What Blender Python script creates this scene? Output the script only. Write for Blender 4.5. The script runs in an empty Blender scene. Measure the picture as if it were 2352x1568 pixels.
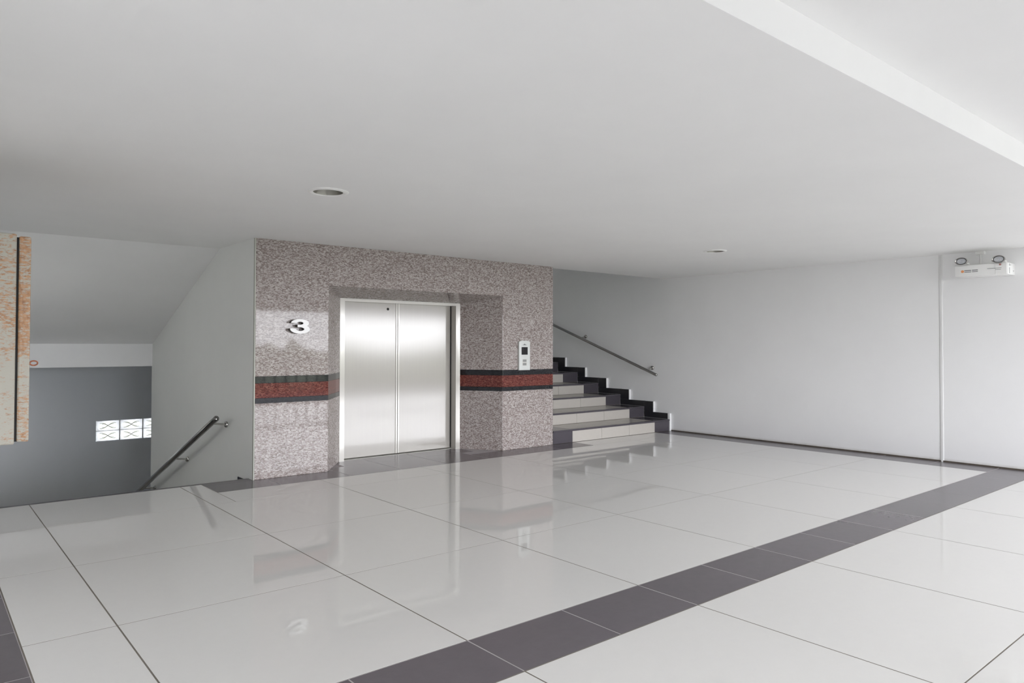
import bpy, bmesh, math, random
from mathutils import Vector, Matrix
random.seed(7)
S = bpy.context.scene
COL = S.collection

# ------------------------------------------------------------------ camera
YAW, PITCH, ROLL = 0.696, 0.0185, 0.002
cam = bpy.data.cameras.new('camera')
cam.sensor_width = 36.0
cam.lens = 36.0 * 1649.38 / 2352
cam.shift_y = -(784 - 762.6) / 2352
cam.clip_start = 0.05
cam.clip_end = 500
co = bpy.data.objects.new('camera', cam)
COL.objects.link(co)
fw = Vector((math.sin(YAW) * math.cos(PITCH), math.cos(YAW) * math.cos(PITCH), math.sin(PITCH)))
rt = Vector((math.cos(YAW), -math.sin(YAW), 0))
up = rt.cross(fw)
r2 = rt * math.cos(ROLL) + up * math.sin(ROLL)
u2 = -rt * math.sin(ROLL) + up * math.cos(ROLL)
mw = Matrix.Identity(4)
for i in range(3):
    mw[i][0], mw[i][1], mw[i][2] = r2[i], u2[i], -fw[i]
mw[0][3], mw[1][3], mw[2][3] = -2.9224, -7.9675, 1.5
co.matrix_world = mw
S.camera = co

# ------------------------------------------------------------------ world, light, exposure
W = bpy.data.worlds.new('overcast_sky')
S.world = W
W.use_nodes = True
bg = W.node_tree.nodes['Background']
bg.inputs['Color'].default_value = (0.930, 0.945, 1.0, 1)
bg.inputs['Strength'].default_value = 18.5
S.view_settings.view_transform = 'Standard'
S.view_settings.look = 'None'
S.view_settings.gamma = 1.0
S.view_settings.use_curve_mapping = False
S.view_settings.exposure = 0.0
S.cycles.max_bounces = 18
S.cycles.diffuse_bounces = 14
S.cycles.glossy_bounces = 6
S.cycles.transmission_bounces = 6

def portal(name, loc, rot, sx, sy):
    l = bpy.data.lights.new(name, 'AREA')
    l.shape = 'RECTANGLE'
    l.size, l.size_y = sx, sy
    l.cycles.is_portal = True
    o = bpy.data.objects.new(name, l)
    o.location, o.rotation_euler = loc, rot
    COL.objects.link(o)
PI = math.pi
portal('sky_portal', (8.8, -13.66, 1.3), (PI / 2, 0, 0), 22.4, 2.7)
sun = bpy.data.lights.new('sun', 'SUN')
sun.energy = 3.0
sun.angle = math.radians(3)
sun.color = (1.0, 0.97, 0.94)
so = bpy.data.objects.new('sun', sun)
so.rotation_euler = Vector((-0.62, -0.22, -0.75)).to_track_quat('-Z', 'Y').to_euler()
COL.objects.link(so)

# ------------------------------------------------------------------ materials
def lin(c):
    return tuple((v / 12.92 if v <= 0.04045 else ((v + 0.055) / 1.055) ** 2.4) for v in (x / 255 for x in c)) + (1,)

def new_mat(name):
    m = bpy.data.materials.new(name)
    m.use_nodes = True
    nt = m.node_tree
    return m, nt, nt.nodes['Principled BSDF']

def N(nt, t, **kw):
    n = nt.nodes.new(t)
    for k, v in kw.items():
        setattr(n, k, v)
    return n

def coords(nt, scale=(1, 1, 1), world=False):
    mp = N(nt, 'ShaderNodeMapping')
    mp.inputs['Scale'].default_value = scale
    if world:
        g = N(nt, 'ShaderNodeNewGeometry')
        nt.links.new(g.outputs['Position'], mp.inputs['Vector'])
    else:
        tc = N(nt, 'ShaderNodeTexCoord')
        nt.links.new(tc.outputs['Object'], mp.inputs['Vector'])
    return mp.outputs['Vector']

def ramp(nt, fac, stops):
    r = N(nt, 'ShaderNodeValToRGB')
    e = r.color_ramp.elements
    while len(e) < len(stops):
        e.new(0.5)
    for el, (p, c) in zip(e, stops):
        el.position, el.color = p, c
    nt.links.new(fac, r.inputs['Fac'])
    return r.outputs['Color']

def noise(nt, vec, scale, detail=4, rough=0.5):
    n = N(nt, 'ShaderNodeTexNoise')
    n.inputs['Scale'].default_value = scale
    n.inputs['Detail'].default_value = detail
    n.inputs['Roughness'].default_value = rough
    nt.links.new(vec, n.inputs['Vector'])
    return n.outputs['Fac']

def mixc(nt, fac, a, b, mode='MIX'):
    m = N(nt, 'ShaderNodeMix', data_type='RGBA', blend_type=mode)
    if isinstance(fac, (int, float)):
        m.inputs['Factor'].default_value = fac
    else:
        nt.links.new(fac, m.inputs['Factor'])
    for k, v in (('A', a), ('B', b)):
        s = [i for i in m.inputs if i.name == k and i.type == 'RGBA'][0]
        if isinstance(v, tuple):
            s.default_value = v
        else:
            nt.links.new(v, s)
    return [o for o in m.outputs if o.type == 'RGBA'][0]

def bump(nt, b, height, strength, dist=0.002):
    n = N(nt, 'ShaderNodeBump')
    n.inputs['Strength'].default_value = strength
    n.inputs['Distance'].default_value = dist
    nt.links.new(height, n.inputs['Height'])
    nt.links.new(n.outputs['Normal'], b.inputs['Normal'])

def plain(name, c, rough=0.5, metal=0.0, var=0.0, vscale=6, spec=0.5):
    m, nt, b = new_mat(name)
    b.inputs['Roughness'].default_value = rough
    b.inputs['Metallic'].default_value = metal
    b.inputs['Specular IOR Level'].default_value = spec
    if var:
        f = noise(nt, coords(nt), vscale)
        a = tuple(x * (1 - var) for x in lin(c)[:3]) + (1,)
        d = tuple(min(1, x * (1 + var)) for x in lin(c)[:3]) + (1,)
        nt.links.new(ramp(nt, f, [(0.3, a), (0.7, d)]), b.inputs['Base Color'])
    else:
        b.inputs['Base Color'].default_value = lin(c)
    return m

def plaster(name, c, dirt=False):
    m, nt, b = new_mat(name)
    v = coords(nt, world=True)
    f = noise(nt, v, 0.9, 5, 0.6)
    a = tuple(x * 0.965 for x in lin(c)[:3]) + (1,)
    colr = ramp(nt, f, [(0.3, a), (0.7, lin(c))])
    if dirt:   # grime that gathers on the wall foot, and faint scuffs higher up
        sx = N(nt, 'ShaderNodeSeparateXYZ')
        nt.links.new(v, sx.inputs[0])
        mr = N(nt, 'ShaderNodeMapRange')
        mr.inputs['From Min'].default_value = 0.05
        mr.inputs['From Max'].default_value = 0.0
        nt.links.new(sx.outputs['Z'], mr.inputs['Value'])
        n2 = noise(nt, coords(nt, (1, 3, 1), True), 3.0, 6, 0.7)
        mu = N(nt, 'ShaderNodeMath', operation='MULTIPLY')
        nt.links.new(mr.outputs[0], mu.inputs[0])
        nt.links.new(n2, mu.inputs[1])
        colr = mixc(nt, mu.outputs[0], colr, lin((120, 108, 92)))
        n3 = noise(nt, coords(nt, (1, 1, 5), True), 5.0, 8, 0.75)
        sc = ramp(nt, n3, [(0.70, (0, 0, 0, 1)), (0.80, (0.25, 0.25, 0.25, 1))])
        colr = mixc(nt, sc, colr, lin((176, 174, 170)))
    nt.links.new(colr, b.inputs['Base Color'])
    b.inputs['Roughness'].default_value = 0.7
    b.inputs['Specular IOR Level'].default_value = 0.25
    bump(nt, b, noise(nt, v, 9, 6, 0.6), 0.12, 0.004)
    return m

def tile_mat(name, c, rough, var, spec=0.5, speck=0.0):
    m, nt, b = new_mat(name)
    oi = N(nt, 'ShaderNodeObjectInfo')
    a = tuple(x * (1 - var) for x in lin(c)[:3]) + (1,)
    base = ramp(nt, oi.outputs['Random'], [(0.0, a), (1.0, lin(c))])
    f = noise(nt, coords(nt, world=True), 14, 8, 0.75)
    dk = tuple(x * (1 - speck) for x in (1, 1, 1)) + (1,)
    colr = mixc(nt, 1.0, base, ramp(nt, f, [(0.3, dk), (0.7, (1, 1, 1, 1))]), 'MULTIPLY')
    nt.links.new(colr, b.inputs['Base Color'])
    b.inputs['Roughness'].default_value = rough
    b.inputs['Specular IOR Level'].default_value = spec
    return m

def granite(name, cols, rough=0.04, spec=0.2):
    m, nt, b = new_mat(name)
    v = coords(nt, (1.0, 1.0, 2.2), True)
    vo = N(nt, 'ShaderNodeTexVoronoi')
    vo.inputs['Scale'].default_value = 54
    nt.links.new(v, vo.inputs['Vector'])
    vo.inputs['Randomness'].default_value = 1.0
    sp = N(nt, 'ShaderNodeSeparateColor')
    nt.links.new(vo.outputs['Color'], sp.inputs[0])
    n1 = noise(nt, v, 80, 3, 0.6)
    ad = N(nt, 'ShaderNodeMath', operation='ADD')
    nt.links.new(sp.outputs[0], ad.inputs[0])
    nt.links.new(n1, ad.inputs[1])
    hf = N(nt, 'ShaderNodeMath', operation='MULTIPLY')
    hf.inputs[1].default_value = 0.5
    nt.links.new(ad.outputs[0], hf.inputs[0])
    st = [(p, lin(c)) for p, c in cols]
    nt.links.new(ramp(nt, hf.outputs[0], st), b.inputs['Base Color'])
    b.inputs['Roughness'].default_value = rough
    b.inputs['Specular IOR Level'].default_value = spec
    return m

def brushed(name, c, rough=0.2, aniso=0.5, streak=0.05, metal=1.0):
    m, nt, b = new_mat(name)
    f = noise(nt, coords(nt, (220, 220, 1.2)), 1.0, 3, 0.6)
    a = tuple(x * (1 - streak) for x in lin(c)[:3]) + (1,)
    nt.links.new(ramp(nt, f, [(0.3, a), (0.7, lin(c))]), b.inputs['Base Color'])
    b.inputs['Metallic'].default_value = metal
    b.inputs['Roughness'].default_value = rough
    b.inputs['Anisotropic'].default_value = aniso
    bump(nt, b, noise(nt, coords(nt, (0.6, 0.6, 2.5)), 2.0, 2), 0.02, 0.003)
    return m

def rusty(name, amount):
    m, nt, b = new_mat(name)
    v = coords(nt, (1.0, 1.0, 1.0), True)
    big = noise(nt, v, 3.2, 5, 0.6)
    fine = noise(nt, coords(nt, (34, 34, 105), True), 1.0, 6, 0.7)
    ad = N(nt, 'ShaderNodeMath', operation='MULTIPLY_ADD')
    nt.links.new(big, ad.inputs[0])
    ad.inputs[1].default_value = 0.55
    nt.links.new(fine, ad.inputs[2])
    mask = ramp(nt, ad.outputs[0], [(0.84 - amount, (0, 0, 0, 1)), (0.96 - amount, (1, 1, 1, 1))])
    rust = ramp(nt, noise(nt, v, 40, 5), [(0.3, lin((138, 98, 68))), (0.6, lin((176, 136, 100))), (0.8, lin((160, 116, 86)))])
    nt.links.new(mixc(nt, mask, lin((166, 163, 152)), rust), b.inputs['Base Color'])
    b.inputs['Roughness'].default_value = 0.6
    bump(nt, b, fine, 0.15, 0.003)
    return m

M = {}
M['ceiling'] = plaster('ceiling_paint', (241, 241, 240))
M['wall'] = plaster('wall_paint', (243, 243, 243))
M['wall_dirty'] = plaster('wall_paint_scuffed', (240, 240, 240), True)
M['shaft'] = plaster('shaft_paint', (238, 239, 236))
M['joint_bead'] = plaster('joint_bead_paint', (222, 222, 221))
M['edge_bead'] = plaster('edge_bead_paint', (190, 191, 182))
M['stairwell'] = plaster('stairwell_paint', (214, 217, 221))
M['tile'] = tile_mat('cream_porcelain', (230, 229, 226), 0.035, 0.03, 0.5, 0.02)
M['dark_tile'] = tile_mat('charcoal_porcelain', (108, 102, 107), 0.22, 0.10, 0.4, 0.10)
M['terrace_tile'] = tile_mat('unglazed_charcoal_tile', (104, 100, 104), 0.6, 0.10, 0.3, 0.12)
M['stair_tile'] = tile_mat('stair_cream_tile', (190, 185, 178), 0.25, 0.04, 0.4, 0.05)
M['stair_dark'] = tile_mat('stair_black_tile', (82, 78, 84), 0.2, 0.08, 0.4, 0.08)
M['skirt'] = tile_mat('black_skirting_tile', (44, 44, 48), 0.18, 0.08, 0.4, 0.08)
M['grout'] = plain('brown_grout', (118, 112, 103), 0.9, 0, 0.12, 5)
M['grout_light'] = plain('pale_grout', (168, 162, 164), 0.9, 0, 0.08, 5)
M['foot_line'] = plain('dark_foot_line', (78, 70, 60), 0.9, 0, 0.2, 9)
M['granite'] = granite('grey_pink_granite', [(0.20, (112, 100, 97)), (0.38, (142, 131, 127)), (0.55, (166, 157, 153)), (0.76, (192, 186, 183))])
M['granite_red'] = granite('red_granite', [(0.22, (70, 34, 33)), (0.45, (102, 54, 49)), (0.62, (118, 66, 58)), (0.8, (138, 92, 82))])
M['granite_black'] = granite('black_granite', [(0.2, (24, 25, 28)), (0.6, (34, 35, 38)), (0.85, (46, 47, 50))], 0.04, 0.4)
M['steel'] = brushed('brushed_steel', (176, 172, 165), 0.11, 0.0, 0.05, 0.03)
M['steel_frame'] = brushed('frame_steel', (200, 197, 190), 0.11, 0.0, 0.04, 0.08)
M['chrome'] = brushed('polished_steel', (190, 188, 184), 0.1, 0.0, 0.03)
M['dark_reflect_steel'] = brushed('dark_reflect_steel', (132, 130, 128), 0.1, 0.0, 0.03)  # left rail: reflection of the dark stairs is put into this darker colour
M['dark'] = plain('dark_void', (20, 20, 20), 0.8)
M['white_gloss'] = plain('white_plastic', (240, 240, 238), 0.3)
M['letter_side'] = plain('dark_letter_side', (84, 82, 78), 0.4, 0.3)
M['bright_steel'] = plain('white_letter_enamel', (250, 250, 249), 0.3, 0.0, 0, 6, 0.35)
M['panel'] = plain('call_panel_metal', (206, 208, 205), 0.35, 0.2, 0.03, 12)
M['display'] = plain('black_display', (24, 22, 24), 0.15)
M['button'] = plain('grey_button', (140, 142, 140), 0.4)
M['rust_side'] = rusty('rusted_cream_paint', 0.04)
M['rust_edge'] = rusty('rusted_door_paint', 0.15)
M['shade_gap'] = plain('black_shade_gap', (22, 18, 18), 0.7)
M['rust_iron'] = plain('rusty_iron', (150, 92, 66), 0.7, 0.2, 0.3, 60)
M['rail'] = plain('dark_rail_paint', (60, 62, 64), 0.4)
M['concrete'] = plain('pale_concrete', (200, 200, 196), 0.8, 0, 0.06, 2)
M['ground'] = plain('asphalt_ground', (112, 112, 110), 0.9, 0, 0.10, 0.05)
M['leaf'] = plain('tree_green', (116, 119, 106), 0.9, 0, 0.35, 0.4)
M['lamp_can'] = plain('downlight_reflector', (150, 148, 140), 0.35, 0.8)
M['lamp_glass'] = plain('lamp_lens', (214, 217, 221), 0.12)
M['lens_grey'] = plain('lens_grey', (206, 208, 212), 0.25, 0.1)
M['grey_text'] = plain('grey_print', (120, 122, 124), 0.5)
M['red_text'] = plain('red_indicator', (176, 120, 118), 0.4)
M['orange'] = plain('orange_emblem', (232, 160, 110), 0.5)
def translucent(name, c):   # cast or frosted glass: lets the daylight through diffusely
    m, nt, b = new_mat(name)
    tr = N(nt, 'ShaderNodeBsdfTranslucent'); tr.inputs['Color'].default_value = c + (1,)
    gl = N(nt, 'ShaderNodeBsdfGlossy'); gl.inputs['Roughness'].default_value = 0.1
    mx = N(nt, 'ShaderNodeMixShader'); mx.inputs[0].default_value = 0.06
    nt.links.new(tr.outputs[0], mx.inputs[1]); nt.links.new(gl.outputs[0], mx.inputs[2])
    nt.links.new(mx.outputs[0], nt.nodes['Material Output'].inputs['Surface'])
    M[name] = m
translucent('frosted_pane', (0.63, 0.62, 0.59))
translucent('block_glass', (0.50, 0.505, 0.505))
translucent('block_relief', (0.80, 0.81, 0.70))

# ------------------------------------------------------------------ mesh helpers
def bm_box(bm, x0, x1, y0, y1, z0, z1):
    vs = [bm.verts.new((x, y, z)) for z in (z0, z1) for y in (y0, y1) for x in (x0, x1)]
    for f in ((0, 2, 3, 1), (4, 5, 7, 6), (0, 1, 5, 4), (2, 6, 7, 3), (0, 4, 6, 2), (1, 3, 7, 5)):
        bm.faces.new([vs[i] for i in f])
    return vs

def bm_prism(bm, pts, axis, a0, a1):
    """extrude a polygon; axis 'z': pts are (x,y); axis 'x': pts are (y,z); axis 'y': pts are (x,z)"""
    def P(p, a):
        return {'z': (p[0], p[1], a), 'x': (a, p[0], p[1]), 'y': (p[0], a, p[1])}[axis]
    A = [bm.verts.new(P(p, a0)) for p in pts]
    B = [bm.verts.new(P(p, a1)) for p in pts]
    bm.faces.new(A); bm.faces.new(list(reversed(B)))
    n = len(pts)
    for i in range(n):
        bm.faces.new((A[i], B[i], B[(i + 1) % n], A[(i + 1) % n]))

def bm_tube(bm, p0, p1, r, seg=20, cap='flat', r1=None):
    p0, p1 = Vector(p0), Vector(p1)
    d = (p1 - p0).normalized()
    a = d.orthogonal().normalized(); c = d.cross(a)
    r1 = r if r1 is None else r1
    rings = [(p0, r), (p1, r1)]
    if cap == 'dome':
        k = 4
        rings = [(p0 - d * r * 0.7 * math.sin(t), r * math.cos(t)) for t in [PI / 2 * (k - i) / k * 0.93 for i in range(k)]] + rings
        rings += [(p1 + d * r1 * 0.7 * math.sin(t), r1 * math.cos(t)) for t in [PI / 2 * (i + 1) / k * 0.93 for i in range(k)]]
    R = []
    for p, rr in rings:
        R.append([bm.verts.new(p + (a * math.cos(2 * PI * i / seg) + c * math.sin(2 * PI * i / seg)) * rr) for i in range(seg)])
    for A, B in zip(R, R[1:]):
        for i in range(seg):
            bm.faces.new((A[i], A[(i + 1) % seg], B[(i + 1) % seg], B[i]))
    bm.faces.new(list(reversed(R[0]))); bm.faces.new(R[-1])

def bm_lathe(bm, prof, centre, seg=48, axis='z'):
    """prof: (radius, height) along the axis"""
    R = []
    cx, cy, cz = centre
    for r, h in prof:
        ring = []
        for i in range(seg):
            t = 2 * PI * i / seg
            a, b = r * math.cos(t), r * math.sin(t)
            if axis == 'z': ring.append(bm.verts.new((cx + a, cy + b, cz + h)))
            elif axis == 'x': ring.append(bm.verts.new((cx + h, cy + a, cz + b)))
            else: ring.append(bm.verts.new((cx + a, cy + h, cz + b)))
        R.append(ring)
    for A, B in zip(R, R[1:]):
        for i in range(seg):
            bm.faces.new((A[i], A[(i + 1) % seg], B[(i + 1) % seg], B[i]))
    bm.faces.new(R[0]); bm.faces.new(R[-1])

def finish(bm, name, mat, parent=None, bevel=0.0, smooth=False, seg=1, origin=None):
    if bevel:
        bmesh.ops.bevel(bm, geom=list(bm.edges), offset=bevel, segments=seg, affect='EDGES', profile=0.5, clamp_overlap=True)
    bmesh.ops.recalc_face_normals(bm, faces=list(bm.faces))
    if origin:
        bmesh.ops.translate(bm, vec=-Vector(origin), verts=list(bm.verts))
    me = bpy.data.meshes.new(name)
    bm.to_mesh(me); bm.free()
    me.materials.append(M[mat])
    if smooth:
        me.polygons.foreach_set('use_smooth', [True] * len(me.polygons))
        me.set_sharp_from_angle(angle=math.radians(40))
    o = bpy.data.objects.new(name, me)
    COL.objects.link(o)
    if parent:
        o.parent = parent
        o.location = Vector(origin or (0, 0, 0)) - (parent.matrix_basis.translation if parent.parent is None else (parent.location + parent.parent.location))
    elif origin:
        o.location = origin
    return o

def box(name, mat, b, parent=None, bevel=0.0):
    bm = bmesh.new(); bm_box(bm, *b)
    return finish(bm, name, mat, parent, bevel, origin=((b[0] + b[1]) / 2, (b[2] + b[3]) / 2, b[4]))

def boxes(name, mat, bs, parent=None):
    bm = bmesh.new()
    for b in bs: bm_box(bm, *b)
    return finish(bm, name, mat, parent)

def structure(o):
    o['kind'] = 'structure'
    return o

def thing(name, loc, label, cat, group=None):
    o = bpy.data.objects.new(name, None)
    o.empty_display_size = 0.1
    o.location = loc
    COL.objects.link(o)
    return tag(o, label, cat, group)

def tag(o, label, cat, group=None):
    o['label'] = label; o['category'] = cat
    if group: o['group'] = group
    return o

H = 2.695          # lobby ceiling
XR = 7.40          # right wall
XL = -2.95         # left wall
BW = 4.545         # width of the lift block
BD = 4.43          # depth of the lift block
YF = 7.0           # far wall of the stair landings
YE = -13.5         # open edge of the corridor
CX0, CX1 = -4.6, 20.0   # ends of the corridor
YC = -5.46        # where the right wall turns into the corridor

# ------------------------------------------------------------------ floor
G = 0.0006
floor = boxes('floor', 'grout', [(CX0, XR, YE, -0.435, -0.16, -G), (XR, CX1, YE, YC, -0.16, -G), (-3.05, 0.0, -0.435, 0.15, -0.16, -G), (0.0, XR, -0.435, 0.03, -0.16, -G), (0.8, 3.7, 0.03, 0.9, -0.16, -G)])
structure(floor)
boxes('grout_bed', 'grout_light', [
    (XL, XR, -5.44, -5.0, -0.008, -0.0004), (-0.52, 4.98, -0.432, 0.0, -0.008, -0.0004), (0.9, 3.5, 0.0, 0.66, -0.008, -0.0004),
    (XL, -2.49, -5.0, 0.1, -0.008, -0.0004), (6.965, XR, -5.0, 0.0, -0.008, -0.0004)], floor)
cache = {}
def tile(x0, x1, y0, y1, mat, gx=0.0034, gy=0.0036, name='tile'):
    w, d = round(x1 - x0 - 2 * gx, 4), round(y1 - y0 - 2 * gy, 4)
    if w < 0.02 or d < 0.02: return
    k = (w, d, mat)
    if k not in cache:
        bm = bmesh.new()
        e = 0.0012
        bm_prism(bm, [(-w / 2, -0.012), (w / 2, -0.012), (w / 2, -e), (w / 2 - e, 0), (-w / 2 + e, 0), (-w / 2, -e)], 'y', -d / 2, d / 2)
        bmesh.ops.recalc_face_normals(bm, faces=list(bm.faces))
        me = bpy.data.meshes.new('tile'); bm.to_mesh(me); bm.free(); me.materials.append(M[mat])
        cache[k] = me
    o = bpy.data.objects.new(name, cache[k])
    o.location = ((x0 + x1) / 2, (y0 + y1) / 2, random.uniform(-0.0001, 0.0))
    o.parent = floor
    COL.objects.link(o)

TS = 1.3253
gxs = [-2.06 + TS * k for k in range(-6, 17)]
inner_x = [-2.487] + [x for x in gxs if -2.4 < x < 6.9] + [6.965]
rows = [-5.0, -3.652, -2.312, -0.97, -0.435]
for xa, xb in zip(inner_x, inner_x[1:]):
    for ya, yb in zip(rows, rows[1:]):
        if yb == -0.435 and xb < -0.5:      # the left rows run on to the stair edge
            tile(xa, xb, ya, 0.10, 'tile')
        elif yb == -0.435 and xa < -0.52 < xb:
            tile(xa, -0.52, ya, 0.10, 'tile')
            tile(-0.52, xb, ya, yb, 'tile', gx=0.002)
        else:
            tile(xa, xb, ya, yb, 'tile')
for xa, xb in ((4.98, 5.89), (5.89, 6.965)):
    tile(xa, xb, -0.435, 0.0, 'tile')
# corridor field beyond the dark band
cy = [-13.5, -12.145, -10.805, -9.465, -8.125, -6.785, -5.447]
cx_ = [CX0] + [x for x in gxs if CX0 + 0.3 < x < CX1 - 0.5] + [CX1]
for xa, xb in zip(cx_, cx_[1:]):
    for ya, yb in zip(cy, cy[1:]):
        tile(xa, xb, ya, yb, 'tile' if ya > -9.5 else 'terrace_tile')
# dark bands
hx = [XL] + [x for x in [-2.06 + TS / 2 * k for k in range(-1, 14)] if XL + 0.3 < x < 6.9] + [6.965, XR - 0.008]
for xa, xb in zip(hx, hx[1:]):
    tile(xa, xb, -5.445, -5.002, 'dark_tile', 0.003, 0.002)
fx = [-0.52, 0.15, 0.967, 1.643, 2.315, 2.985, 3.65, 4.32, 4.98]
for xa, xb in zip(fx, fx[1:]):
    rec = 0.9 < xa and xb < 3.6
    tile(xa, xb, -0.433, 0.2 if rec else 0.0, 'dark_tile', 0.003, 0.002)
tile(-0.52, -0.002, 0.0, 0.10, 'dark_tile', 0.002, 0.001)
for xa, xb in zip((1.2, 1.643, 2.315, 2.985), (1.643, 2.315, 2.985, 3.2)):
    tile(xa, xb, 0.2, 0.615, 'dark_tile', 0.003, 0.002)
ly = [-5.0, -4.06 - 0.66, -4.06, -3.41, -2.75, -2.08, -1.42, -0.75, -0.08]
for ya, yb in zip(ly, ly[1:]):
    tile(XL + 0.006, -2.49, ya, yb, 'dark_tile', 0.003, 0.003)
ry = [-5.0, -4.33, -3.66, -2.99, -2.32, -1.65, -0.98, -0.31, 0.0]
for ya, yb in zip(ry, ry[1:]):
    tile(6.967, XR - 0.008, ya, yb, 'dark_tile', 0.002, 0.003)
# edge nosing of the down stair
box('stair_edge_nosing', 'stair_dark', (XL + 0.01, -0.004, 0.102, 0.165, -0.03, 0.0), floor, 0.004)

# ------------------------------------------------------------------ ceilings
ceiling = structure(boxes('ceiling', 'ceiling', [
    (CX0, XR + 0.05, -6.5, 0.14, H, 2.85)]))
structure(boxes('ceiling', 'ceiling', [(XL, 0.0, 0.14, 1.206, H, 2.85)]))
structure(boxes('ceiling_corridor', 'ceiling', [(CX0, CX1, YE - 0.2, -6.45, 2.8495, 3.0), (XR + 0.05, CX1, -6.5, YC + 0.12, H, 2.8495)]))
structure(box('trim_1', 'ceiling', (CX0, CX1, YE - 0.15, YE + 0.05, 2.54, 2.849)))
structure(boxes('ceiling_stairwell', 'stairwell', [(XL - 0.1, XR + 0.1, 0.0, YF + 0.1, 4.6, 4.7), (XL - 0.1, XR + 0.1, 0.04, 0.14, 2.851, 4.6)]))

# ------------------------------------------------------------------ walls
wr = structure(boxes('wall_right', 'wall_dirty', [(XR, XR + 0.12, YC, YF + 0.1, -0.2, 4.6)]))
# rounded joint bead running up the right wall
bm = bmesh.new()
bm_prism(bm, [(XR, -4.385), (XR - 0.004, -4.380), (XR - 0.007, -4.370), (XR - 0.007, -4.352), (XR - 0.004, -4.342), (XR, -4.337)], 'z', 0.0, H)
structure(finish(bm, 'trim_2', 'joint_bead'))
structure(box('wall_foot_line', 'foot_line', (XR - 0.006, XR - 0.0002, YC, 0.0, -0.006, 0.016)))  # thin dark brown strip along the joint at the wall foot
structure(boxes('wall_left', 'wall', [(XL - 0.12, XL, -5.2, 0.2, -0.2, 4.6)]))
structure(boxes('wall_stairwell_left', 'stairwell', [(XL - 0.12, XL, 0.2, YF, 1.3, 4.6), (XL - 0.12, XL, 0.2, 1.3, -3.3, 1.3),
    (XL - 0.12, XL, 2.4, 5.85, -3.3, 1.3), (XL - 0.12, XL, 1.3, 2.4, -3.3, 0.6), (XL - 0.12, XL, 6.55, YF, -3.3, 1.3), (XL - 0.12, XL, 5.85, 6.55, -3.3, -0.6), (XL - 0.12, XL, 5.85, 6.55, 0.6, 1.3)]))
structure(boxes('wall_corridor', 'wall', [(CX0, XL - 0.12, -5.2, -5.05, -0.2, H), (CX0 - 0.1, CX0, YE, -5.05, -0.2, 3.0), (CX0, -2.4, YE - 0.15, YE - 0.01, 0.03, 2.6), (XR + 0.12, CX1, YC, YC + 0.12, -0.2, H), (CX1, CX1 + 0.1, YE, YC + 0.12, -0.2, 3.0)]))  # outer wall piece left of the opening is added unseen to dim the left
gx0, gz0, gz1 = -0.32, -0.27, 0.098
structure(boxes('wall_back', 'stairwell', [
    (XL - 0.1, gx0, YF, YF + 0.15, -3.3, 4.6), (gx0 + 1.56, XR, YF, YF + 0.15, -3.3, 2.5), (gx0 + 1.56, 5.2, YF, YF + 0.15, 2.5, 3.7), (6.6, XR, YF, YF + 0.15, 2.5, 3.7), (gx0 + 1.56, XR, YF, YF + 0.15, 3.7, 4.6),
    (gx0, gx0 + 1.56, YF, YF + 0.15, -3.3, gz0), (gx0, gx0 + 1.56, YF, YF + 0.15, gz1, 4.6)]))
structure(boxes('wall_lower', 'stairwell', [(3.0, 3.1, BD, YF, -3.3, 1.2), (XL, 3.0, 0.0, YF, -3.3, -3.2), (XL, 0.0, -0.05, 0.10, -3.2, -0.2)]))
structure(boxes('wall_shaft', 'shaft', [
    (0.0, 0.15, 0.031, BD, -3.2, 2.85), (BW - 0.15, BW, 0.031, BD, -3.2, 4.6), (0.15, BW - 0.15, BD - 0.15, BD, -3.2, 2.85),
    (0.0, 0.15, 0.14, BD, 2.85, 4.6), (0.15, BW - 0.15, BD - 0.15, BD, 2.85, 4.6)]))
structure(box('trim_3', 'edge_bead', (-0.001, 0.011, -0.001, 0.031, 0.0, H)))

# ------------------------------------------------------------------ granite front of the lift block
Z1, Z2, Z3, Z4 = 0.846, 0.905, 1.070, 1.148
ZR = 2.21
front = structure(boxes('wall_front', 'shaft', [(0.15, 0.80, 0.031, 0.12, 0, H), (3.66, BW - 0.15, 0.031, 0.12, 0, H), (0.8, 3.66, 0.031, 0.12, 2.3, H)]))
def slab(plan, z0, z1, mat, name):
    bm = bmesh.new(); bm_prism(bm, plan, 'z', z0, z1)
    return finish(bm, name, mat, front, 0.003)
T = 0.03
plans = {
    'left': [(0.012, 0), (0.885, 0), (0.907, T), (0.012, T)],
    'left_splay': [(0.885, 0.0), (1.308, 0.555), (1.285, 0.572), (0.862, 0.017)],
    'right_splay': [(3.562, 0.0), (3.586, 0.016), (3.232, 0.571), (3.208, 0.555)],
    'right': [(3.562, 0), (BW, 0), (BW, T), (3.542, T)],
}
for k, pl_ in plans.items():
    top = H if 'splay' not in k else ZR + 0.05
    slab(pl_, 0.0, Z1, 'granite', 'granite_panel')
    slab(pl_, Z1, Z2, 'granite_black', 'stripe')
    slab(pl_, Z2, Z3, 'granite_red', 'stripe')
    slab(pl_, Z3, Z4, 'granite_black', 'stripe')
    slab(pl_, Z4, top, 'granite', 'granite_panel')
bm = bmesh.new(); bm_box(bm, 0.885, 3.562, 0.0, T, ZR, H)
finish(bm, 'granite_panel', 'granite', front, 0.003)
bm = bmesh.new()
bm_prism(bm, [(0.004, ZR), (0.552, 2.108), (0.552, 2.16), (0.034, ZR + 0.05)], 'x', 0.888, 3.559)
finish(bm, 'granite_panel', 'granite', front, 0.002)

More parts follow.
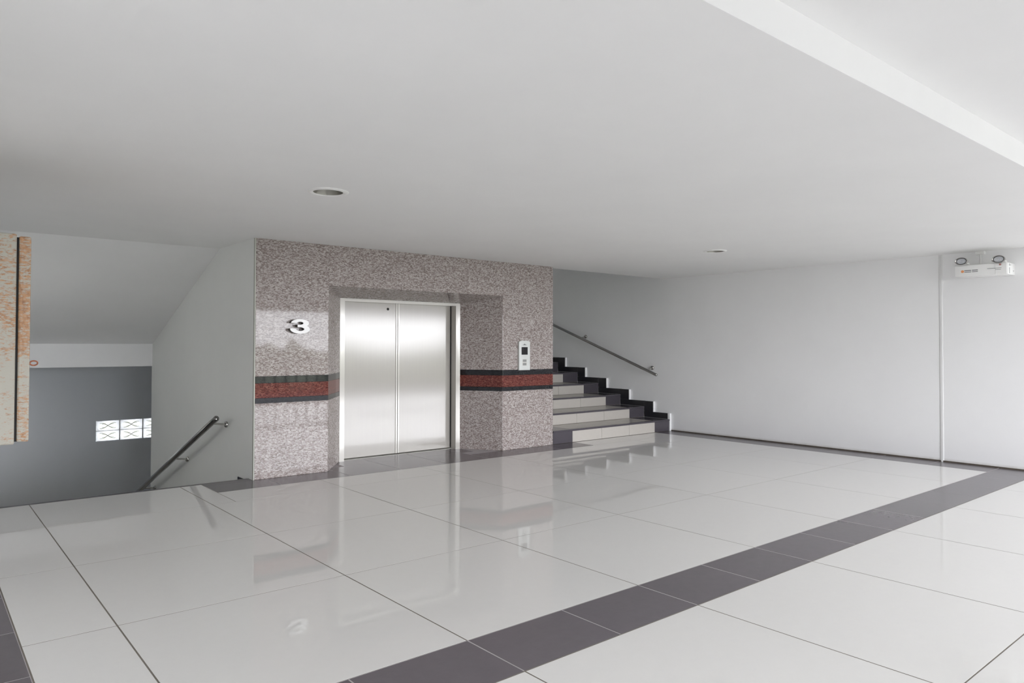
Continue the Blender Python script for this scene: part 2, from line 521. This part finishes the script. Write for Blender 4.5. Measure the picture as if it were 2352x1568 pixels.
# ------------------------------------------------------------------ lift door
FX0, FX1, OX0, OX1 = 1.308, 3.212, 1.376, 3.135
door = structure(boxes('door_1', 'steel_frame', [(FX0, OX0, 0.552, 0.70, 0.0, 2.07), (OX1, FX1, 0.552, 0.70, 0.0, 2.07), (FX0, FX1, 0.552, 0.70, 2.0702, 2.106)]))
SEAM = 2.237
for x0, x1, sx in ((OX0 - 0.05, SEAM - 0.003, 1), (SEAM + 0.003, OX1 + 0.05, -1)):
    p = box('door_panel', 'steel', (x0, x1, 0.682, 0.70, 0.012, 2.09), door, 0.002)
    e = (x1 - 0.026, x1) if sx > 0 else (x0, x0 + 0.026)
    box('closing_edge', 'steel_frame', (e[0], e[1], 0.674, 0.683, 0.012, 2.09), p, 0.003)
    if sx > 0:
        bm = bmesh.new(); bm_lathe(bm, [(0.012, 0.0), (0.018, -0.003), (0.018, -0.004)], (2.083, 0.682, 1.995), 20, 'y')
        finish(bm, 'keyhole', 'dark', p, smooth=True)
box('door_gap', 'dark', (OX1 - 0.012, OX1 + 0.001, 0.670, 0.684, 0.012, 2.068), door)  # solid dark strip stands in for the shaded slot at the jamb
s = box('sill', 'steel_frame', (OX0, OX1, 0.617, 0.70, -0.012, 0.002), door)
box('groove', 'dark', (OX0, OX1, 0.672, 0.684, 0.0015, 0.004), s)

# ------------------------------------------------------------------ the floor number
def three(bm, cx, cz, w, h, ya, yb, n=30):
    """bold numeral 3: two thick open arcs and a middle bar, extruded from ya to yb"""
    for k, (zc, rz, rx, a0, a1) in enumerate(((cz + h * 0.215, h * 0.19, w * 0.31, 178, -72), (cz - h * 0.19, h * 0.215, w * 0.357, 74, -188))):
        tx, tz = w * 0.144, h * 0.093
        y0 = ya - 0.0006 * k
        rows_ = []
        for q in range(n + 1):
            a = math.radians(a0 + (a1 - a0) * q / n)
            ca, sa = math.cos(a), math.sin(a)
            o_ = (cx + (rx + tx) * ca, zc + (rz + tz) * sa)
            i_ = (cx + (rx - tx) * ca, zc + (rz - tz) * sa)
            rows_.append([bm.verts.new((o_[0], y0, o_[1])), bm.verts.new((i_[0], y0, i_[1])), bm.verts.new((i_[0], yb, i_[1])), bm.verts.new((o_[0], yb, o_[1]))])
        for A, B in zip(rows_, rows_[1:]):
            for q in range(4):
                bm.faces.new((A[q], A[(q + 1) % 4], B[(q + 1) % 4], B[q]))
        bm.faces.new(rows_[0]); bm.faces.new(list(reversed(rows_[-1])))
    bm_box(bm, cx - w * 0.13, cx + w * 0.20, ya - 0.0012, yb, cz + h * (0.5 - 0.565), cz + h * (0.5 - 0.385))
num = thing('floor_number', (0.50, -0.001, 1.63), 'raised white numeral 3 with dark sides on the granite left of the lift', 'number sign')
bm = bmesh.new(); three(bm, 0.502, 1.715, 0.236, 0.168, -0.070, -0.0605)
finish(bm, 'numeral', 'bright_steel', num)
bm = bmesh.new(); three(bm, 0.502, 1.715, 0.232, 0.165, -0.060, -0.001)
finish(bm, 'return_edge', 'letter_side', num)

# ------------------------------------------------------------------ call panel
cp = thing('call_panel', (3.95, 0, 1.14), 'slim silver lift call panel with black display and two buttons', 'call panel')
bm = bmesh.new()
pts = [(3.845, 1.140), (4.058, 1.140), (4.058, 1.548)] + [(3.9515 + 0.1065 * math.cos(t), 1.548 + 0.024 * math.sin(t)) for t in [PI * i / 12 for i in range(1, 12)]] + [(3.845, 1.548)]
bm_prism(bm, pts, 'y', -0.03, 0.0)
body = finish(bm, 'body', 'panel', cp, 0.006)
box('display', 'display', (3.892, 4.008, -0.033, -0.029, 1.366, 1.476), cp, 0.001)
bm = bmesh.new()
bm_prism(bm, [(3.912, 1.505), (3.988, 1.505), (3.988, 1.509), (3.968, 1.513), (3.95, 1.527), (3.932, 1.513), (3.912, 1.509)], 'y', -0.033, -0.029)
finish(bm, 'arrow_emblem', 'grey_text', cp)
for z in (1.262, 1.212):
    bt = box('button', 'button', (3.918, 3.982, -0.036, -0.029, z, z + 0.032), cp, 0.004)
    box('button_ring', 'steel_frame', (3.910, 3.990, -0.033, -0.029, z - 0.005, z + 0.037), bt, 0.002)

# ------------------------------------------------------------------ stairs going up on the right
RISE, RUN = 0.191, 0.57
JX = [4.962, 5.627, 6.292, 6.957]
stair = thing('staircase', ((BW + XR) / 2, 0, 0), 'tiled stairs rising beside the right wall, cream risers with black edges', 'stairs')
TR = [0.203 + (RISE - 0.001) * k for k in range(8)]
SX = 7.358
for k in range(8):
    y0, z1 = RUN * k, TR[k]
    z0 = 0.0 if k == 0 else TR[k - 1]
    st = box('step', 'grout', (BW + 0.002, SX, y0 + 0.012, y0 + RUN + 0.012, 0.001 if k == 0 else z0 - 0.05, z1 - 0.012), stair)
    xs = [BW + 0.003] + JX + [SX - 0.001]
    for i, (a, b_) in enumerate(zip(xs, xs[1:])):
        edge = i in (0, 4)
        mt = 'stair_dark' if edge else 'stair_tile'
        box('riser_tile', mt, (a + 0.002, b_ - 0.002, y0, y0 + 0.012, z0 + 0.004, z1 - 0.028), st, 0.0015)
        box('tread_tile', mt, (a + 0.002, b_ - 0.002, y0 + 0.05, y0 + RUN - 0.003, z1 - 0.012, z1), st, 0.0015)
    box('nosing', 'stair_dark', (BW + 0.003, SX - 0.001, y0 - 0.012, y0 + 0.048, z1 - 0.026, z1 + 0.001), st, 0.003)
    # stepped black skirting along the wall
    ya = 0.036 if k == 0 else y0
    box('skirting_tile', 'skirt', (SX, XR - 0.001, ya, y0 + RUN, z1 + 0.002, z1 + 0.103), st, 0.0015)
    if k < 7:
        box('skirting_tile', 'skirt', (SX, XR - 0.001, y0 + RUN - 0.206, y0 + RUN - 0.002, z1 + 0.105, z1 + RISE + 0.1), st, 0.0015)
        box('skirting_end', 'wall', (SX - 0.002, XR - 0.001, y0 + RUN - 0.222, y0 + RUN - 0.207, z1 + 0.104, z1 + RISE + 0.1), st)
box('skirting_end', 'wall', (SX - 0.002, XR - 0.001, -0.012, 0.034, 0.001, TR[0] + 0.103), stair)
box('skirting_tile', 'skirt', (SX, XR - 0.001, 0.0345, 0.036, 0.001, 0.203), stair)
# landing shared by both flights
land = thing('stair_landing', (2.2, 5.7, 1.53), 'white edge beam of the half landing between the stair flights', 'stair landing')
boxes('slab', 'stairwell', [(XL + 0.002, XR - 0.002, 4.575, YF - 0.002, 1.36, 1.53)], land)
boxes('edge_beam', 'wall', [(XL + 0.002, -0.001, 4.40, 4.57, 1.163, 1.512)], land)

# ------------------------------------------------------------------ upper flight seen from below, lower flight going down (left)
uf = thing('staircase', (-1.5, 2.8, 2.1), 'smooth white sloping underside of the flight above the stairwell', 'stairs')
bm = bmesh.new()
prof = [(1.206, H), (4.40, 1.512), (4.40, 1.72)] + [(1.206, 2.95)]
bm_prism(bm, prof, 'x', XL + 0.002, -0.001)
finish(bm, 'soffit', 'wall', uf)
lf = thing('staircase', (-1.5, 2.3, -1.5), 'dark stairwell flight going down behind the floor edge on the left', 'stairs')
for k in range(8):
    y0 = 0.17 + RUN * k - 0.02
    z1 = -0.19 * (k + 1)
    st = box('step', 'grout', (XL + 0.002, -0.032, y0, y0 + RUN, z1 - 0.25, z1 - 0.012), lf)
    box('tread_tile', 'stair_tile', (XL + 0.01, -0.032, y0 + 0.002, y0 + RUN - 0.05, z1 - 0.012, z1), st)
    box('nosing', 'stair_dark', (XL + 0.01, -0.032, y0 + RUN - 0.048, y0 + RUN + 0.01, z1 - 0.03, z1 + 0.001), st)
    if k < 7:
        box('skirting_tile', 'skirt', (-0.014, -0.001, y0 + 0.01, y0 + 0.31, z1 + 0.002, z1 + 0.168), st, 0.0015)
lower = thing('stair_landing', (0.0, 5.8, -1.55), 'shadowed half landing at the foot of the descending stairs', 'stair landing')
boxes('slab', 'stair_tile', [(XL + 0.002, 2.998, 4.74, YF - 0.002, -1.75, -1.55)], lower)

# ------------------------------------------------------------------ handrails
def handrail(p0, p1, r, brk, wall, label, mt='dark_reflect_steel'):
    """p0 upper/lower rail ends; brk: bracket positions along the rail (0..1); wall: (x of wall, direction)"""
    p0, p1 = Vector(p0), Vector(p1)
    t = thing('handrail', p0, label, 'handrail')
    bm = bmesh.new(); bm_tube(bm, p0, p1, r, 24, 'dome')
    finish(bm, 'rail', mt, t, smooth=True)
    wx = wall
    sgn = 1 if wx > p0.x else -1
    for q, dz in brk:
        c = p0.lerp(p1, q)
        bm = bmesh.new()
        bm_tube(bm, c + Vector((0, 0, -r * 0.5 if dz < 0 else 0)), (wx - sgn * 0.012, c.y, c.z + dz), 0.012, 14)
        br = finish(bm, 'bracket', 'chrome', t, smooth=True)
        bm = bmesh.new()
        R_ = 0.036
        bm_lathe(bm, [(R_, 0.0), (R_, -sgn * 0.016), (R_ * 0.8, -sgn * 0.026), (R_ * 0.4, -sgn * 0.031)], (wx - sgn * 0.001, c.y, c.z + dz), 24, 'x')
        finish(bm, 'wall_flange', 'chrome', br, smooth=True)
    return t
hl0, hl1 = Vector((-0.17, 0.74, 0.635)), Vector((-0.17, 4.5, -0.82))
handrail(hl0, hl1, 0.034, [(0.035, -0.04), (0.452, -0.04), (0.9, -0.04)], 0.0, 'steel handrail running down the lift block side wall on the left')
hr0, hr1 = Vector((7.25, 0.20, 0.982)), Vector((7.25, 4.3, 2.43))
handrail(hr0, hr1, 0.026, [(0.05, 0.045), (0.46, 0.03), (0.9, 0.03)], XR, 'steel handrail climbing the right wall above the tiled stairs', 'chrome')

# ------------------------------------------------------------------ glass blocks in the far wall and the side window of the landing
BWX, BHZ = 0.388, 0.185
bl = structure(boxes('window_1', 'wall', [(gx0 + i * (BWX + 0.003) - 0.010, gx0 + i * (BWX + 0.003) + 0.009, YF + 0.005, YF + 0.12, gz0, gz1) for i in (1, 2, 3)]
    + [(gx0 + 1.17, gx0 + 1.56, YF, YF + 0.15, gz0, gz1), (gx0, gx0 + 1.17, YF + 0.004, YF + 0.12, gz0 + BHZ - 0.004, gz0 + BHZ + 0.004)]))
def glass_block(x, z):
    bm = bmesh.new(); bm_box(bm, x + 0.010, x + BWX - 0.008, YF + 0.01, YF + 0.12, z + 0.005, z + BHZ - 0.005)
    t = finish(bm, 'glass_block', 'block_glass', bl, 0.006)
    bm = bmesh.new()
    cx, cz = x + BWX / 2, z + BHZ / 2
    for s_ in (1, -1):                    # two crossing loops pressed into the face
        for amp, w_ in ((0.050, 0.13), (0.032, 0.10)):
            pts = []
            for i in range(21):
                u = -1 + 2 * i / 20
                pts.append((cx + w_ * u, cz + s_ * amp * math.sin(u * PI / 2 * 1.3)))
            for (xa, za), (xb, zb) in zip(pts, pts[1:]):
                bm_tube(bm, (xa, YF + 0.008, za), (xb, YF + 0.008, zb), 0.0055, 6)
    finish(bm, 'relief', 'block_relief', t)
for i in range(3):
    for j in range(2):
        glass_block(gx0 + i * (BWX + 0.003), gz0 + j * BHZ)
w2 = structure(boxes('window_2', 'wall', [(XL - 0.1, XL - 0.02, 5.85, 6.55, -0.6, -0.55), (XL - 0.1, XL - 0.02, 5.85, 6.55, 0.55, 0.6), (XL - 0.1, XL - 0.02, 5.85, 5.9, -0.55, 0.55), (XL - 0.1, XL - 0.02, 6.5, 6.55, -0.55, 0.55)]))
boxes('pane', 'frosted_pane', [(XL - 0.065, XL - 0.055, 5.9, 6.5, -0.55, 0.55)], w2)

def fill_window(n, axis, p, a0, a1, z0, z1):
    def bx(a, b, za, zb, q0, q1):
        return (q0, q1, a, b, za, zb) if axis == 'x' else (a, b, q0, q1, za, zb)
    q0, q1 = p - 0.04, p + 0.04
    w = structure(boxes('window_%d' % n, 'wall', [bx(a0, a1, z0, z0 + 0.05, q0, q1), bx(a0, a1, z1 - 0.05, z1, q0, q1), bx(a0, a0 + 0.05, z0, z1, q0, q1), bx(a1 - 0.05, a1, z0, z1, q0, q1)]))
    boxes('pane', 'frosted_pane', [bx(a0 + 0.04, a1 - 0.04, z0 + 0.04, z1 - 0.04, p - 0.006, p + 0.006)], w)
fill_window(3, 'x', XL - 0.06, 1.3, 2.4, 0.6, 1.3)  # unseen window, added to light the lift block side and the soffit
fill_window(4, 'y', YF + 0.07, 5.2, 6.6, 2.5, 3.7)  # unseen window, added as fill light for the right-hand stairs

# ------------------------------------------------------------------ downlights
def downlight(x, y, r, label):
    t = thing('downlight', (x, y, H), label, 'ceiling light', 'recessed ceiling downlights')
    bm = bmesh.new()
    prof = [(r * 0.72, -0.004), (r * 0.78, -0.010), (r * 0.92, -0.010), (r, -0.003), (r, 0.0)]
    R = []
    for rr, h in prof:
        R.append([bm.verts.new((x + rr * math.cos(2 * PI * i / 48), y + rr * math.sin(2 * PI * i / 48), H + h)) for i in range(48)])
    for A, B in zip(R, R[1:]):
        for i in range(48):
            bm.faces.new((A[i], A[(i + 1) % 48], B[(i + 1) % 48], B[i]))
    finish(bm, 'trim_ring', 'white_gloss', t, smooth=True)
    bm = bmesh.new()
    R = []
    for rr, h in [(r * 0.73, -0.004), (r * 0.70, 0.02), (r * 0.60, 0.10), (r * 0.42, 0.14), (0.004, 0.145)]:
        R.append([bm.verts.new((x + rr * math.cos(2 * PI * i / 48), y + rr * math.sin(2 * PI * i / 48), H + h)) for i in range(48)])
    for A, B in zip(R, R[1:]):
        for i in range(48):
            bm.faces.new((A[i], A[(i + 1) % 48], B[(i + 1) % 48], B[i]))
    finish(bm, 'reflector', 'lamp_can', t, smooth=True)
    bm = bmesh.new(); bm_tube(bm, (x - 0.04, y, H + 0.05), (x + 0.05, y, H + 0.05), 0.022, 16, 'dome')
    finish(bm, 'lamp', 'lamp_glass', t, smooth=True)
    return t
DL = [(-0.447, -2.765, 0.158, 'round recessed downlight in the ceiling left of the lift, the larger in view'), (4.83, -2.675, 0.145, 'small distant recessed downlight in the ceiling near the right wall')]
for d in DL: downlight(*d)

# cut the downlight holes into the ceiling
for x, y, r, _ in DL:
    bm = bmesh.new(); bm_tube(bm, (x, y, H - 0.05), (x, y, H + 0.149), r * 0.74, 48)
    me = bpy.data.meshes.new('cut'); bm.to_mesh(me); bm.free()
    cu = bpy.data.objects.new('cut', me); COL.objects.link(cu)
    md = ceiling.modifiers.new('b', 'BOOLEAN'); md.object = cu; md.operation = 'DIFFERENCE'; md.solver = 'EXACT'
    dg = bpy.context.evaluated_depsgraph_get()
    nm = bpy.data.meshes.new_from_object(ceiling.evaluated_get(dg))
    ceiling.modifiers.clear(); ceiling.data = nm
    bpy.data.objects.remove(cu); bpy.data.meshes.remove(me)

# ------------------------------------------------------------------ emergency light on the right wall
EX = 7.13
em = thing('emergency_light', (XR, -4.9, 2.37), 'white emergency lighting unit with two round lamp heads, high on right wall', 'emergency light')
bm = bmesh.new(); bm_box(bm, EX, XR, -5.19, -4.62, 2.367, 2.508)
finish(bm, 'body', 'white_gloss', em, 0.008, True, 2)
box('battery_cover', 'white_gloss', (EX - 0.008, EX + 0.002, -5.18, -5.06, 2.372, 2.503), em, 0.003)
for (ya, yb, za, zb, mt) in ((-4.80, -4.725, 2.418, 2.426, 'grey_text'), (-4.873, -4.81, 2.418, 2.426, 'grey_text'), (-4.80, -4.725, 2.436, 2.446, 'grey_text'), (-4.873, -4.81, 2.436, 2.446, 'grey_text'),
                              (-5.125, -4.975, 2.445, 2.449, 'grey_text'), (-5.12, -5.06, 2.427, 2.431, 'grey_text')):
    box('printed_line', mt, (EX - (0.0095 if ya < -5.05 else 0.0015), EX + 0.001, ya, yb, za, zb), em)
bm = bmesh.new(); bm_lathe(bm, [(0.017, 0.0), (0.017, -0.002), (0.012, -0.003)], (EX, -4.705, 2.432), 20, 'x')
finish(bm, 'emblem', 'orange', em)
bm = bmesh.new(); bm_lathe(bm, [(0.011, 0.0), (0.011, -0.004), (0.007, -0.006)], (EX - 0.009, -5.112, 2.487), 16, 'x')
finish(bm, 'indicator', 'red_text', em)
for (xa, xb, za, zb) in ((EX + 0.045, EX + 0.060, 2.47, 2.495), (EX + 0.045, EX + 0.06, 2.38, 2.45), (EX + 0.08, EX + 0.11, 2.478, 2.486), (EX + 0.19, EX + 0.21, 2.41, 2.42)):
    box('side_slot', 'button', (xa, xb, -5.192, -5.188, za, zb), em)
for (hy, hz, tilt) in ((-4.70, 2.560, 0.0), (-5.10, 2.550, 0.0)):
    bm = bmesh.new()
    bm_tube(bm, (EX + 0.13, hy - 0.03, 2.505), (EX + 0.13, hy - 0.03, 2.54), 0.014, 14)
    bm_tube(bm, (EX + 0.13, hy - 0.03, 2.535), (EX + 0.05, hy, hz), 0.012, 14)
    arm = finish(bm, 'swivel_arm', 'white_gloss', em, smooth=True)
    bm = bmesh.new()
    bm_lathe(bm, [(0.018, 0.10), (0.040, 0.085), (0.060, 0.03), (0.066, 0.0), (0.066, -0.012), (0.061, -0.014), (0.047, 0.004)], (EX - 0.02, hy, hz), 32, 'x')
    for v in bm.verts: v.co.z = hz + (v.co.z - hz) * 0.72; v.co.y = hy + (v.co.y - hy) * 1.08
    hd = finish(bm, 'lamp_head', 'chrome', em, smooth=True)
    bm = bmesh.new()
    bm_lathe(bm, [(0.046, 0.0), (0.046, -0.004), (0.038, -0.002), (0.035, -0.009), (0.026, -0.005), (0.022, -0.012), (0.012, -0.006), (0.009, -0.014), (0.003, -0.015)], (EX - 0.018, hy, hz), 32, 'x')
    for v in bm.verts: v.co.z = hz + (v.co.z - hz) * 0.72; v.co.y = hy + (v.co.y - hy) * 1.08
    finish(bm, 'lens', 'lens_grey', hd, smooth=True)
bm = bmesh.new(); bm_tube(bm, (XR - 0.03, -4.83, 2.50), (XR - 0.03, -4.83, H), 0.009, 10)
finish(bm, 'conduit', 'white_gloss', em, smooth=True)
box('conduit_box', 'white_gloss', (XR - 0.06, XR - 0.001, -4.88, -4.78, 2.655, H - 0.001), em, 0.004)

# ------------------------------------------------------------------ rusty steel cabinet on the left wall
CY = -2.6
cab = thing('metal_cabinet', (XL, CY + 0.35, 0.88), 'rust-stained cream steel cabinet with a hasp, cut off at the left edge', 'cabinet')
bm = bmesh.new(); bm_box(bm, XL + 0.001, -2.432, CY, CY + 0.75, 0.884, 2.185)
finish(bm, 'body', 'rust_side', cab, 0.006)
box('shade_gap', 'shade_gap', (-2.436, -2.418, CY + 0.012, CY + 0.74, 0.90, 2.165), cab)  # black strip stands in for the shadow in the gap behind the door
bm = bmesh.new(); bm_box(bm, -2.420, -2.357, CY - 0.004, CY + 0.75, 0.897, 2.172)
dr = finish(bm, 'door', 'rust_edge', cab, 0.010, False, 2)
bm = bmesh.new()
for i in range(20):
    a, c = 2 * PI * i / 20, 2 * PI * (i + 1) / 20
    bm_tube(bm, (-2.333 + 0.021 * math.cos(a), CY + 0.03, 1.383 + 0.014 * math.sin(a)), (-2.333 + 0.021 * math.cos(c), CY + 0.03, 1.383 + 0.014 * math.sin(c)), 0.0045, 8)
finish(bm, 'hasp_ring', 'rust_iron', dr)

# ------------------------------------------------------------------ outside: what the polished granite and the lift door mirror
rl = thing('balcony_railing', (5.0, YE, 0), 'dark metal balcony railing mirrored in the granite stripes left of the lift', 'railing')
for z, h in ((1.0, 0.05), (0.21, 0.035), (0.06, 0.035)):
    box('rail_bar', 'rail', (-2.4, CX1, YE - 0.10, YE - 0.05, z, z + h), rl)
x = -2.2
while x < CX1:
    box('baluster', 'rail', (x - 0.02, x + 0.02, YE - 0.095, YE - 0.055, 0.0, 1.0), rl)
    x += 0.34
structure(boxes('trim_4', 'concrete', [(CX0, CX1, YE - 0.2, YE, -0.3, 0.03)]))
structure(boxes('ground', 'ground', [(-150, 150, -200, 150, -9.2, -9.0)]))
bm = bmesh.new()
for i in range(190):
    tx = -150 + i * 1.6 + random.uniform(-1, 1)
    ty = -75 + random.uniform(-8, 8)
    hgt = random.uniform(9.9, 10.7)
    g_ = bmesh.ops.create_icosphere(bm, subdivisions=2, radius=1.0)
    for v in g_['verts']:
        j = 1 + random.uniform(-0.16, 0.16)
        v.co = Vector((tx + v.co.x * 3.6 * j, ty + v.co.y * 3 * j, -9 + hgt * 0.5 + v.co.z * hgt * 0.5 * j))
tl = finish(bm, 'distant_trees', 'leaf')
tl['kind'] = 'stuff'
tag(tl, 'far line of green trees beyond the balcony, mirrored in granite', 'trees')
